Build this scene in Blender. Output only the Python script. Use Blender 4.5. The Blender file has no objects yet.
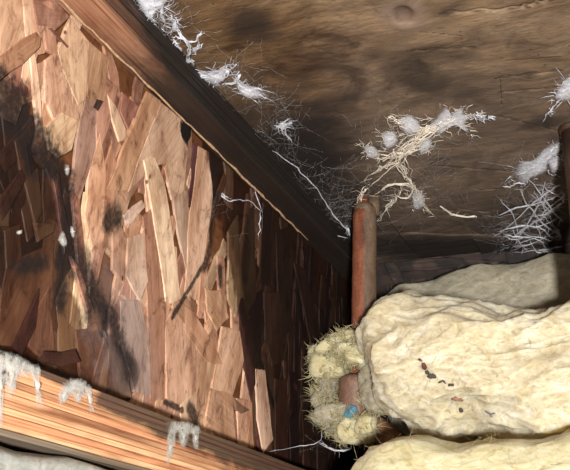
import bpy, bmesh, math, random
import numpy as np
from mathutils import Vector, Matrix, noise

random.seed(7)
scene = bpy.context.scene
COL = scene.collection

# ------------------------------------------------------------------ camera
F = 900.0                                    # focal length in pixels of a 570 px wide frame
VPX, VPY, VX = 415.0, 385.0, 100.0           # where the joist runs to; how far the verticals lean
def _basis():
    d = Vector((VPX, VPY, F)); vy = -(F*F + VPX*VX)/VPY
    u = Vector((VX, vy, F)); Y = d.normalized(); Z = u.normalized(); X = Y.cross(Z)
    return Matrix((X, Y, Z))                 # world = M @ (right, down, forward)
M = _basis()
CAM = Vector((.32, 0, -.105))
cd = bpy.data.cameras.new('camera'); cam = bpy.data.objects.new('camera', cd); COL.objects.link(cam)
cd.sensor_width = 36; cd.lens = F/570*36; cd.clip_start = .01
r_, d_, f_ = M.col[0], M.col[1], M.col[2]
cam.matrix_world = Matrix(((r_[0], -d_[0], -f_[0], CAM[0]), (r_[1], -d_[1], -f_[1], CAM[1]),
                           (r_[2], -d_[2], -f_[2], CAM[2]), (0, 0, 0, 1)))
scene.camera = cam

# ------------------------------------------------------------------ light
w = bpy.data.worlds.new('dark_crawlspace'); scene.world = w; w.use_nodes = True
w.node_tree.nodes['Background'].inputs[0].default_value = (.62, .66, .75, 1)
w.node_tree.nodes['Background'].inputs[1].default_value = .05
ld = bpy.data.lights.new('inspection_torch', 'AREA'); ld.shape = 'DISK'; ld.size = .05; ld.energy = 18
ld.color = (1.0, .97, .93)
lo = bpy.data.objects.new('inspection_torch', ld); COL.objects.link(lo)
lo.location = (.46, -.28, -.22)
lo.rotation_euler = (Vector((.13, .68, .12)) - lo.location).to_track_quat('-Z', 'Y').to_euler()
vs = scene.view_settings
vs.view_transform = 'Standard'; vs.look = 'None'; vs.gamma = 1; vs.use_curve_mapping = False; vs.exposure = 0

# ------------------------------------------------------------------ helpers
def ray(px, py): return M @ Vector((px - 285, py - 235, F))
def at(px, py, ax, v):
    d = ray(px, py); return CAM + d*((v - CAM[ax])/d[ax])
def lin(c):
    return tuple((x/255/12.92 if x/255 <= .04045 else ((x/255 + .055)/1.055)**2.4) for x in c) + (1,)
WL = {}
def par(o, p, loc=None):
    o.parent = p
    o.matrix_parent_inverse = Matrix.Translation(-WL[p.name])
def reg(o):
    WL[o.name] = Vector(o.location); return o
def tag(o, label=None, cat=None, group=None, kind=None):
    if label: o['label'] = label
    if cat: o['category'] = cat
    if group: o['group'] = group
    if kind: o['kind'] = kind
    return o
def empty(name, loc, label, cat, group=None):
    o = bpy.data.objects.new(name, None); COL.objects.link(o); o.location = loc
    o.empty_display_size = .01
    reg(o); return tag(o, label, cat, group)
def mk(name, verts, faces, mat, parent=None, smooth=False, origin=None):
    """mesh given in world coordinates; the object's origin is put at `origin` (default: bounding centre)"""
    V = np.asarray([tuple(v) for v in verts], dtype=float)
    c = (V.min(0) + V.max(0))/2 if origin is None else np.array(origin, float)
    me = bpy.data.meshes.new(name)
    me.from_pydata((V - c).tolist(), [], faces)
    if smooth: me.polygons.foreach_set('use_smooth', [True]*len(me.polygons))
    me.materials.append(mat); me.update()
    o = bpy.data.objects.new(name, me); COL.objects.link(o); o.location = c.tolist(); reg(o)
    if parent: par(o, parent)
    return o
def fix_normals(o):
    bm = bmesh.new(); bm.from_mesh(o.data); bmesh.ops.recalc_face_normals(bm, faces=bm.faces); bm.to_mesh(o.data); bm.free()

class Acc:                                    # collects tubes into one mesh
    def __init__(s): s.v = []; s.f = []
    def tube(s, pts, rads, sides=4):
        pts = [Vector(p) for p in pts]; n = len(pts)
        if n < 2: return
        b0 = len(s.v); ref = Vector((.31, .2, .93))
        for i, p in enumerate(pts):
            t = (pts[min(i+1, n-1)] - pts[max(i-1, 0)])
            t = t.normalized() if t.length > 1e-9 else Vector((0, 1, 0))
            a = t.cross(ref); a = a.normalized() if a.length > 1e-6 else Vector((1, 0, 0))
            b = t.cross(a); r = rads[i] if hasattr(rads, '__len__') else rads
            for k in range(sides):
                an = 2*math.pi*k/sides
                s.v.append(p + a*(math.cos(an)*r) + b*(math.sin(an)*r))
        for i in range(n-1):
            for k in range(sides):
                k2 = (k+1) % sides
                s.f.append((b0+i*sides+k, b0+i*sides+k2, b0+(i+1)*sides+k2, b0+(i+1)*sides+k))
        s.f.append(tuple(b0+k for k in range(sides))[::-1])
        s.f.append(tuple(b0+(n-1)*sides+k for k in range(sides)))
    def build(s, name, mat, parent=None, smooth=True):
        return mk(name, s.v, s.f, mat, parent, smooth)

def box_mesh(x0, x1, y0, y1, z0, z1):
    v = [(x, y, z) for x in (x0, x1) for y in (y0, y1) for z in (z0, z1)]
    f = [(0,1,3,2),(4,6,7,5),(0,4,5,1),(2,3,7,6),(0,2,6,4),(1,5,7,3)]
    return v, f

# ------------------------------------------------------------------ node helpers
class NT:
    def __init__(s, name):
        s.m = bpy.data.materials.new(name); s.m.use_nodes = True; s.t = s.m.node_tree
        s.bsdf = s.t.nodes['Principled BSDF']; s.out = s.t.nodes['Material Output']
    def n(s, typ, **kw):
        nd = s.t.nodes.new(typ)
        for k, v in kw.items(): setattr(nd, k, v)
        return nd
    def l(s, a, b): s.t.links.new(a, b)
    def setin(s, sock, v):
        if hasattr(v, 'is_output'): s.l(v, sock)
        else: sock.default_value = v
    def math(s, op, a, b=0.0, c=None, clamp=False):
        nd = s.n('ShaderNodeMath', operation=op, use_clamp=clamp)
        s.setin(nd.inputs[0], a); s.setin(nd.inputs[1], b)
        if c is not None: s.setin(nd.inputs[2], c)
        return nd.outputs[0]
    def mix(s, fac, a, b, mode='MIX'):
        nd = s.n('ShaderNodeMix', data_type='RGBA', blend_type=mode)
        s.setin(nd.inputs[0], fac); s.setin(nd.inputs[6], a); s.setin(nd.inputs[7], b)
        return nd.outputs[2]
    def noise(s, vec, scale, detail=3, rough=.55, dist=0, dim='3D'):
        nd = s.n('ShaderNodeTexNoise'); s.l(vec, nd.inputs['Vector'])
        nd.inputs['Scale'].default_value = scale; nd.inputs['Detail'].default_value = detail
        nd.inputs['Roughness'].default_value = rough; nd.inputs['Distortion'].default_value = dist
        return nd.outputs['Fac']
    def ramp(s, fac, stops, interp='LINEAR'):
        nd = s.n('ShaderNodeValToRGB'); cr = nd.color_ramp; cr.interpolation = interp
        while len(cr.elements) < len(stops): cr.elements.new(.5)
        for e, (p, c) in zip(cr.elements, stops):
            e.position = p; e.color = c if len(c) == 4 else tuple(c) + (1,)
        s.l(fac, nd.inputs[0]); return nd.outputs[0]
    def rng(s, v, a, b, c=0., d=1.):
        nd = s.n('ShaderNodeMapRange', interpolation_type='SMOOTHSTEP'); s.setin(nd.inputs[0], v)
        for i, x in enumerate((a, b, c, d)): nd.inputs[1+i].default_value = x
        return nd.outputs[0]
    def scalev(s, vec, sc, off=None):
        nd = s.n('ShaderNodeVectorMath', operation='MULTIPLY'); s.l(vec, nd.inputs[0]); nd.inputs[1].default_value = sc
        o = nd.outputs[0]
        if off is not None:
            ad = s.n('ShaderNodeVectorMath', operation='ADD'); s.l(o, ad.inputs[0]); s.setin(ad.inputs[1], off); o = ad.outputs[0]
        return o
    def bump(s, h, strength, dist):
        nd = s.n('ShaderNodeBump'); s.l(h, nd.inputs['Height']); nd.inputs['Strength'].default_value = strength
        nd.inputs['Distance'].default_value = dist; s.l(nd.outputs[0], s.bsdf.inputs['Normal'])
    def half(s, pos, wob, ax, v, p1, p2, soft=.01):
        # mask of the far side (larger Y) of a line on the plane, given by two of its points
        a = at(*p1, ax, v); b = at(*p2, ax, v); k = 2 if ax == 0 else 0
        m = (b.y - a.y)/(b[k] - a[k]); c = [0, 1, 0]; c[k] = -m
        d = s.n('ShaderNodeVectorMath', operation='DOT_PRODUCT'); s.l(pos, d.inputs[0]); d.inputs[1].default_value = c
        u = s.math('ADD', d.outputs['Value'], -(a.y - m*a[k]))
        u = s.math('ADD', u, wob)
        return s.rng(u, -soft, soft)
    def seg(s, pos, wob, ax, v, p1, p2, rad, soft=.8):
        # mask of a streak along a line on the plane; rad in metres
        A = at(*p1, ax, v); B = at(*p2, ax, v); D = B - A
        sb = s.n('ShaderNodeVectorMath', operation='SUBTRACT'); s.l(pos, sb.inputs[0]); sb.inputs[1].default_value = A
        dt = s.n('ShaderNodeVectorMath', operation='DOT_PRODUCT'); s.l(sb.outputs[0], dt.inputs[0]); dt.inputs[1].default_value = D/D.length_squared
        h = s.math('ADD', dt.outputs['Value'], 0., clamp=True)
        sc = s.n('ShaderNodeVectorMath', operation='SCALE'); sc.inputs[0].default_value = D; s.l(h, sc.inputs['Scale'])
        s2 = s.n('ShaderNodeVectorMath', operation='SUBTRACT'); s.l(sb.outputs[0], s2.inputs[0]); s.l(sc.outputs[0], s2.inputs[1])
        ln = s.n('ShaderNodeVectorMath', operation='LENGTH'); s.l(s2.outputs[0], ln.inputs[0])
        r = s.math('ADD', s.math('MULTIPLY', ln.outputs['Value'], 1/rad), wob)
        return s.rng(r, 1 + soft*.5, 1 - soft*.5)
    def pos(s): return s.n('ShaderNodeNewGeometry').outputs['Position']
    def blob(s, pos, wob, ax, v, px, py, rx, ry, ang=0, soft=.5, wamp=1.0):
        """mask of an elliptical stain on the plane world[ax] = v, wobbly edge"""
        P = at(px, py, ax, v); ca, sa = math.cos(math.radians(ang)), math.sin(math.radians(ang))
        A = at(px + rx*ca, py + rx*sa, ax, v) - P; B = at(px - ry*sa, py + ry*ca, ax, v) - P
        i, j = [k for k in range(3) if k != ax]
        m = Matrix(((A[i], B[i]), (A[j], B[j]))).inverted()
        r2 = None
        for row in (0, 1):
            c = [0, 0, 0]; c[i] = m[row][0]; c[j] = m[row][1]
            d = s.n('ShaderNodeVectorMath', operation='DOT_PRODUCT'); s.l(pos, d.inputs[0]); d.inputs[1].default_value = c
            u = s.math('ADD', d.outputs['Value'], -(c[0]*P[0] + c[1]*P[1] + c[2]*P[2]))
            r2 = s.math('MULTIPLY', u, u) if r2 is None else s.math('MULTIPLY_ADD', u, u, r2)
        r = s.math('SQRT', r2)
        r = s.math('MULTIPLY_ADD', wob, wamp, r)
        return s.rng(r, 1 + soft*.5, 1 - soft*.5)

# ------------------------------------------------------------------ materials
WEBX = 0.0
def osb_material():
    t = NT('osb_strand_wood'); p = t.pos()
    oi = t.n('ShaderNodeObjectInfo'); tc = t.n('ShaderNodeTexCoord').outputs['Object']
    offs = t.n('ShaderNodeCombineXYZ'); t.l(t.math('MULTIPLY', oi.outputs['Random'], 37.), offs.inputs[2])
    g = t.noise(t.scalev(tc, (700, 26, 300), offs.outputs[0]), 1, 4, .6, .4)
    g2 = t.noise(t.scalev(tc, (90, 9, 90), offs.outputs[0]), 1, 2, .5)
    base = t.mix(1, oi.outputs['Color'], t.ramp(g, [(.25, (.7, .63, .58)), (.5, (1, 1, 1)), (.8, (1.14, 1.12, 1.1))]), 'MULTIPLY')
    base = t.mix(1, base, t.ramp(g2, [(.3, (.84, .76, .7)), (.6, (1.05, 1.05, 1.05))]), 'MULTIPLY')
    wob = t.math('MULTIPLY', t.math('SUBTRACT', t.noise(t.scalev(p, (1, 1, .6)), 110, 6, .72, .6), .5), 2.6)
    mott = t.noise(t.scalev(p, (1, 1, .55)), 85, 6, .72, .9); mott2 = t.noise(t.scalev(p, (1, 1, .35)), 38, 4, .6, .4)
    base = t.mix(1, base, t.ramp(mott, [(.32, (.36, .28, .25)), (.47, (.9, .88, .88)), (.62, (1.05, 1.05, 1.05)), (.75, (1.2, 1.2, 1.22))]), 'MULTIPLY')
    base = t.mix(1, base, t.ramp(mott2, [(.36, (.68, .6, .55)), (.52, (1, 1, 1))]), 'MULTIPLY')
    wobd = t.math('MULTIPLY', t.math('SUBTRACT', t.noise(t.scalev(p, (1, 1, .5)), 60, 4, .6, .3), .5), .55)
    fine = t.noise(p, 330, 3, .6)
    # black mould along the edge of the rotten patch, smears below it, and a hole's dark painted as a streak
    black = None
    for (p1, p2, r_mm, sf) in [((-6, 92), (14, 108), 9, .8), ((14, 108), (40, 142), 6.5, .8), ((40, 142), (64, 174), 5, .8), ((64, 174), (72, 235), 4.4, .8), ((72, 235), (66, 262), 5, 1.),
                            ((66, 262), (62, 305), 3, 1.), ((78, 258), (112, 318), 5.5, 1.4), ((112, 318), (130, 372), 4, 1.4), ((88, 270), (92, 312), 4, 1.4), ((20, 120), (34, 170), 3, 1.2),
                            ((108, 222), (118, 216), 4, 1.2), ((205, 268), (214, 240), 2.5, 1.), ((214, 240), (218, 160), 3.5, 1.1), ((220, 268), (221, 284), 2.2, .8),
                            ((185, 128), (186, 138), 3.2, .5), ((166, 402), (182, 410), 1.2, .8), ((190, 408), (197, 424), 2.6, .9), ((20, 268), (48, 262), 2.6, 1.2), ((100, 396), (130, 408), 2, 1.2), ((172, 318), (205, 262), 1.1, .9)]:
        k = t.seg(p, wob, 0, WEBX, p1, p2, r_mm*.0019, sf)
        black = k if black is None else t.math('MAXIMUM', black, k)
    black = t.math('MULTIPLY', black, t.rng(fine, .25, .6, .8, 1.))
    # brown damp staining: the rotten patch and the far end of the web
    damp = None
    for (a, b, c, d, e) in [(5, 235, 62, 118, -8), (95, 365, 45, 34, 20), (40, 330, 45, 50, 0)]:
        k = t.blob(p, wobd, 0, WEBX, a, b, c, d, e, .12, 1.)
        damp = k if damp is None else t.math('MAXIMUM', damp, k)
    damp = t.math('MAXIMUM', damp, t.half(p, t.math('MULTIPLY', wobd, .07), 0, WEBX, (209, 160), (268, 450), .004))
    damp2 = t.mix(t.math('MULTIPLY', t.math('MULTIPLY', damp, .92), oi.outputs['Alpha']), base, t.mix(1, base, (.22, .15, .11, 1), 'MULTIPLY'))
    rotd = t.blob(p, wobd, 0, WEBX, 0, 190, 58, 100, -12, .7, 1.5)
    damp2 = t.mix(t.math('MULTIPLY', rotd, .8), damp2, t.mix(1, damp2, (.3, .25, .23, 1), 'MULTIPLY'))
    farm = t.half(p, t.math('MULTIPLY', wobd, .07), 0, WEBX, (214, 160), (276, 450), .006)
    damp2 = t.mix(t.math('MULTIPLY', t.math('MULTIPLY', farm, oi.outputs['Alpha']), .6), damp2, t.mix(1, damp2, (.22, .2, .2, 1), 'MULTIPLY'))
    grey = t.blob(p, wob, 0, WEBX, 122, 330, 26, 70, -15, 1.1)
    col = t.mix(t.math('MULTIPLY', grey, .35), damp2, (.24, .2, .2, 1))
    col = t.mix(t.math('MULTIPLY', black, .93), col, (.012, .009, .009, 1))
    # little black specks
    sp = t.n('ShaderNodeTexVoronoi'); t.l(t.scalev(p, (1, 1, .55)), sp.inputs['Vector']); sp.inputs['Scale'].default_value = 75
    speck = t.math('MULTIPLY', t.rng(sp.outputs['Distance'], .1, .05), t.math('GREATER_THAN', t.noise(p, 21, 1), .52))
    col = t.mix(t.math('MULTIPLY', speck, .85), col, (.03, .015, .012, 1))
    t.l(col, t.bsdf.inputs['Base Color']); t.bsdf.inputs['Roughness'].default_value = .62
    t.bsdf.inputs['Specular IOR Level'].default_value = .3
    t.bump(t.math('ADD', t.math('ADD', g, t.math('MULTIPLY', fine, .5)), t.math('MULTIPLY', mott, 1.2)), .4, .0008)
    return t.m
def rim_material():
    t = NT('damp_dark_rim_wood'); p = t.pos(); oi = t.n('ShaderNodeObjectInfo')
    g = t.noise(t.scalev(p, (14, 14, 260)), 1, 5, .6, .5); n = t.noise(p, 30, 4, .6, 1)
    c = t.mix(1, oi.outputs['Color'], t.ramp(g, [(.3, (.4, .36, .34)), (.6, (1, 1, 1)), (.8, (1.3, 1.2, 1.1))]), 'MULTIPLY')
    c = t.mix(t.rng(n, .36, .58, .1, .9), c, (.01, .008, .008, 1))
    t.l(c, t.bsdf.inputs['Base Color']); t.bsdf.inputs['Roughness'].default_value = .75
    t.bump(g, .6, .001); return t.m
def flange_material(dark):
    t = NT('laminated_veneer_dark' if dark else 'laminated_veneer'); p = t.pos()
    oi = t.n('ShaderNodeObjectInfo')
    offs = t.n('ShaderNodeCombineXYZ'); t.l(t.math('MULTIPLY', oi.outputs['Random'], 19.), offs.inputs[1])
    g = t.noise(t.scalev(p, (500, 7, 700), offs.outputs[0]), 1, 5, .65, .3)
    g2 = t.noise(t.scalev(p, (60, 12, 90), offs.outputs[0]), 1, 3, .6, .5)
    c = t.mix(1, oi.outputs['Color'], t.ramp(g, [(.3, (.36, .24, .19)), (.46, (.9, .86, .82)), (.56, (1.05, 1.05, 1.05)), (.72, (1.3, 1.28, 1.25))]), 'MULTIPLY')
    c = t.mix(1, c, t.ramp(g2, [(.3, (.62, .5, .45)), (.6, (1.1, 1.1, 1.1))]), 'MULTIPLY')
    wob = t.math('MULTIPLY', t.math('SUBTRACT', t.noise(t.scalev(p, (1, .5, 1)), 70, 5, .65, .8), .5), 1.5)
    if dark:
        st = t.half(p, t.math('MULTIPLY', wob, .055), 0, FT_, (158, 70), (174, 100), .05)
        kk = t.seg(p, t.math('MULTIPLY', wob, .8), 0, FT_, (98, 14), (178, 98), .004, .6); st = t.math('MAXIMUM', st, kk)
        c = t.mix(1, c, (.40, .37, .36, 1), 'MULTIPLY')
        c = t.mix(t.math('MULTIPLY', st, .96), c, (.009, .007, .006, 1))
    else:
        st = None
        for (a, b, cc, d, e) in [(130, 411, 40, 8, 22), (185, 436, 45, 10, 22), (240, 453, 60, 14, 21), (60, 378, 30, 6, 24), (300, 480, 45, 30, 22), (20, 362, 24, 4, 24)]:
            k = t.blob(p, wob, 0, .025, a, b, cc, d, e, .7); st = k if st is None else t.math('MAXIMUM', st, k)
        for (p1, p2, r_mm) in [((104, 397), (200, 435), 4.5), ((196, 434), (285, 468), 8), ((50, 372), (66, 379), 4), ((150, 420), (260, 466), 4)]:
            st = t.math('MAXIMUM', st, t.seg(p, wob, 0, .025, p1, p2, r_mm*.001, 1.))
        c = t.mix(t.math('MULTIPLY', st, .85), c, (.03, .022, .022, 1))
    t.l(c, t.bsdf.inputs['Base Color']); t.bsdf.inputs['Roughness'].default_value = .6
    t.bump(g, .5, .0006); return t.m
def plywood_material():
    t = NT('weathered_plywood'); p = t.pos()
    warp = t.noise(p, 9, 2, .5)
    cz = t.n('ShaderNodeCombineXYZ'); t.l(t.math('MULTIPLY', warp, 3.), cz.inputs[1])
    pv = t.scalev(p, (16, 42, 20), cz.outputs[0])
    g = t.noise(pv, 1, 6, .62, .8); gf = t.noise(t.scalev(p, (70, 480, 60)), 1, 5, .7, 1.2)
    big = t.noise(t.scalev(p, (1, 1.4, 1)), 14, 6, .68, 1.0)
    c = t.ramp(g, [(.25, (.09, .054, .03)), (.43, (.2, .13, .077)), (.6, (.29, .2, .125)), (.85, (.40, .295, .195))])
    c = t.mix(1, c, t.ramp(gf, [(.3, (.5, .44, .4)), (.52, (1, 1, 1)), (.75, (1.25, 1.22, 1.18))]), 'MULTIPLY')
    c = t.mix(1, c, t.ramp(big, [(.34, (.34, .29, .26)), (.5, (.95, .95, .95)), (.68, (1.28, 1.24, 1.16))]), 'MULTIPLY')
    wob = t.math('MULTIPLY', t.math('SUBTRACT', t.noise(t.scalev(p, (.6, 1.3, 1)), 30, 5, .65, .8), .5), 1.5)
    # brown water stain beside the joist
    st = None
    for (a, b, cc, d, e) in [(230, 40, 95, 60, 20), (270, 95, 70, 60, 40)]:
        k = t.blob(p, wob, 2, ZP, a, b, cc, d, e, .9); st = k if st is None else t.math('MAXIMUM', st, k)
    c = t.mix(t.math('MULTIPLY', st, .75), c, t.mix(1, c, (.45, .34, .2, 1), 'MULTIPLY'))
    # grey weathered far end
    k = t.blob(p, wob, 2, ZP, 430, 215, 230, 85, -3, .8, .6)
    c = t.mix(t.math('MULTIPLY', k, .7), c, t.mix(1, t.mix(.55, c, (.16, .145, .135, 1)), (.66, .63, .64, 1), 'MULTIPLY'))
    # mould: black blotches
    mb = None
    for (a, b, cc, d, e, s) in [(250, 22, 26, 17, 0, .75), (420, 78, 34, 16, 20, .7), (430, 55, 40, 9, 0, .45), (455, 90, 26, 9, 0, .4), (300, 165, 50, 50, 45, .95),
                                (335, 205, 46, 36, 30, .8), (470, 252, 120, 17, 2, .9), (340, 120, 30, 20, 0, .35), (430, 10, 45, 9, 0, .3),
                                (515, 225, 60, 22, 0, .55), (385, 45, 30, 8, -30, .35), (270, 130, 40, 14, 42, .5), (545, 125, 26, 6, -10, .6)]:
        kk = t.math('MULTIPLY', t.blob(p, wob, 2, ZP, a, b, cc, d, e, 1.0, .7), s); mb = kk if mb is None else t.math('MAXIMUM', mb, kk)
    c = t.mix(mb, c, (.018, .014, .013, 1))
    crk = None; wc = t.math('MULTIPLY', t.math('SUBTRACT', t.noise(p, 160, 3), .5), 1.4)
    for (p1, p2, r_mm) in [((495, 78), (562, 70), .9), ((498, 92), (570, 86), .8), ((500, 78), (502, 104), .4), ((410, 51), (475, 47), .9), ((440, 14), (530, 8), 1.2),
                           ((500, 116), (560, 132), .9), ((420, 32), (462, 36), .7), ((430, 165), (520, 172), .9), ((400, 205), (500, 214), 1.), ((520, 8), (552, 0), 1.8),
                           ((340, 142), (395, 150), .8), ((480, 190), (545, 186), .9), ((505, 60), (560, 56), .5)]:
        k = t.seg(p, wc, 2, ZP, p1, p2, r_mm*.001, .8); crk = k if crk is None else t.math('MAXIMUM', crk, k)
    c = t.mix(t.math('MULTIPLY', crk, .7), c, (.03, .02, .014, 1))
    dots = t.n('ShaderNodeTexVoronoi'); t.l(p, dots.inputs['Vector']); dots.inputs['Scale'].default_value = 110
    dk = t.math('MULTIPLY', t.rng(dots.outputs['Distance'], .12, .06), t.math('GREATER_THAN', t.noise(p, 24, 1), .5)); c = t.mix(t.math('MULTIPLY', dk, .75), c, (.03, .02, .015, 1))
    # pale halo of the knot
    h = t.blob(p, wob, 2, ZP, 404, 16, 24, 17, 0, .8, .5); c = t.mix(t.math('MULTIPLY', h, .55), c, (.27, .19, .145, 1))
    kn = t.blob(p, wob, 2, ZP, 404, 17, 9, 6, 0, .5, .2); c = t.mix(t.math('MULTIPLY', kn, .55), c, (.075, .045, .032, 1))
    t.l(c, t.bsdf.inputs['Base Color']); t.bsdf.inputs['Roughness'].default_value = .7
    t.bsdf.inputs['Specular IOR Level'].default_value = .25
    t.bump(t.math('MULTIPLY_ADD', gf, .8, g), .6, .001); return t.m
def fibre_material(name, a, b, c3):
    t = NT(name); p = t.pos()
    n1 = t.noise(t.scalev(p, (1, 1, 1.7)), 30, 5, .62, 1.6); n2 = t.noise(t.scalev(p, (1, 1, 2.0)), 75, 6, .66, 2.6)
    c = t.ramp(n1, [(.3, a), (.52, b), (.72, c3)])
    c = t.mix(1, c, t.ramp(n2, [(.32, (.76, .72, .62)), (.48, (1, 1, 1)), (.66, (1.14, 1.16, 1.2))]), 'MULTIPLY')
    t.l(c, t.bsdf.inputs['Base Color']); t.bsdf.inputs['Roughness'].default_value = .95
    t.bsdf.inputs['Specular IOR Level'].default_value = .1
    t.bsdf.inputs['Subsurface Weight'].default_value = .85
    t.bsdf.inputs['Subsurface Radius'].default_value = (.011, .009, .006); t.bsdf.inputs['Subsurface Scale'].default_value = 1
    n3 = t.noise(t.scalev(p, (1, 1, 2)), 420, 4, .7, 2.5)
    t.bump(t.math('MULTIPLY_ADD', n3, .3, n2), .38, .0018); return t.m
def hair_material(name, col):
    t = NT(name); d = t.n('ShaderNodeBsdfDiffuse'); tr = t.n('ShaderNodeBsdfTranslucent'); mx = t.n('ShaderNodeMixShader')
    n = t.noise(t.pos(), 90, 2); c = t.mix(n, col, tuple(min(1, x*1.15) for x in col[:3]) + (1,))
    t.l(c, d.inputs[0]); t.l(c, tr.inputs[0]); mx.inputs[0].default_value = .5
    t.l(d.outputs[0], mx.inputs[1]); t.l(tr.outputs[0], mx.inputs[2]); t.l(mx.outputs[0], t.out.inputs[0]); return t.m
def web_material(name, col, alpha, fade=False):
    t = NT(name); t.bsdf.inputs['Base Color'].default_value = col; t.bsdf.inputs['Roughness'].default_value = .8
    tr = t.n('ShaderNodeBsdfTransparent'); mx = t.n('ShaderNodeMixShader'); p = t.pos()
    a = t.rng(t.noise(p, 260, 3, .6), .3, .62, alpha[0], alpha[1])
    if fade:                                  # thins out towards the rim of the film, in shreds
        at_ = t.n('ShaderNodeAttribute', attribute_name='fade'); sh = t.noise(p, 420, 4, .7, 1.5)
        f = t.math('ADD', at_.outputs['Fac'], t.math('MULTIPLY', t.math('SUBTRACT', sh, .5), 1.1))
        a = t.math('MULTIPLY', a, t.rng(f, .2, .95))
    t.l(a, mx.inputs[0]); t.l(tr.outputs[0], mx.inputs[1]); t.l(t.bsdf.outputs[0], mx.inputs[2])
    t.l(mx.outputs[0], t.out.inputs[0]); return t.m
def copper_material(name, a, b, c3, metal):
    t = NT(name); p = t.pos()
    n = t.noise(t.scalev(p, (1, 1, .35)), 90, 5, .65, .6); n2 = t.noise(p, 500, 3, .6)
    # dust lies on the side away from the joist
    x = t.n('ShaderNodeSeparateXYZ'); t.l(p, x.inputs[0])
    c = t.ramp(n, [(.3, a), (.5, b), (.7, c3)])
    c = t.mix(1, c, t.ramp(n2, [(.3, (.7, .68, .66)), (.6, (1.05, 1.05, 1.05))]), 'MULTIPLY')
    t.l(c, t.bsdf.inputs['Base Color']); t.bsdf.inputs['Roughness'].default_value = .55; t.bsdf.inputs['Metallic'].default_value = metal
    t.bump(n2, .25, .0005); return t.m
def plain(name, col, rough=.7):
    t = NT(name); p = t.pos(); n = t.noise(p, 300, 4, .6)
    c = t.mix(1, col, t.ramp(n, [(.3, (.6, .6, .6)), (.65, (1.15, 1.15, 1.15))]), 'MULTIPLY')
    t.l(c, t.bsdf.inputs['Base Color']); t.bsdf.inputs['Roughness'].default_value = rough; return t.m

FT_ = .022
ZP = .262                                     # underside of the plywood
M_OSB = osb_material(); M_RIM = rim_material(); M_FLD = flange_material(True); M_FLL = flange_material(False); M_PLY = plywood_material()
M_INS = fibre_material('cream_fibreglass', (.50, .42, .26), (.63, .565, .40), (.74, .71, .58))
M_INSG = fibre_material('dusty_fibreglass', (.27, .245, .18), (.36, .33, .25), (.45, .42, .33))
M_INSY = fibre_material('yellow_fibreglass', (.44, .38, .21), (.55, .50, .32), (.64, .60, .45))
M_HAIR = hair_material('glass_fibre_strands', (.70, .63, .48, 1)); M_HAIRY = hair_material('yellow_glass_fibre_strands', (.64, .58, .36, 1))
M_GREY = fibre_material('grey_fibreglass', (.26, .27, .25), (.4, .4, .36), (.56, .55, .5))
M_WEB = web_material('cobweb_white', (.74, .74, .79, 1), (.3, .9)); M_HAZE = web_material('cobweb_thin', (.66, .64, .64, 1), (.1, .5))
M_MYC = web_material('cobweb_cream', (.84, .75, .62, 1), (.6, 1.))
M_WEBC = web_material('cobweb_film', (.8, .8, .86, 1), (.45, .95), True); M_MOULDC = web_material('mould_veil', (.72, .71, .66, 1), (.05, .6), True)
M_MOULD = web_material('mould_film', (.74, .74, .70, 1), (.02, .5))

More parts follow.
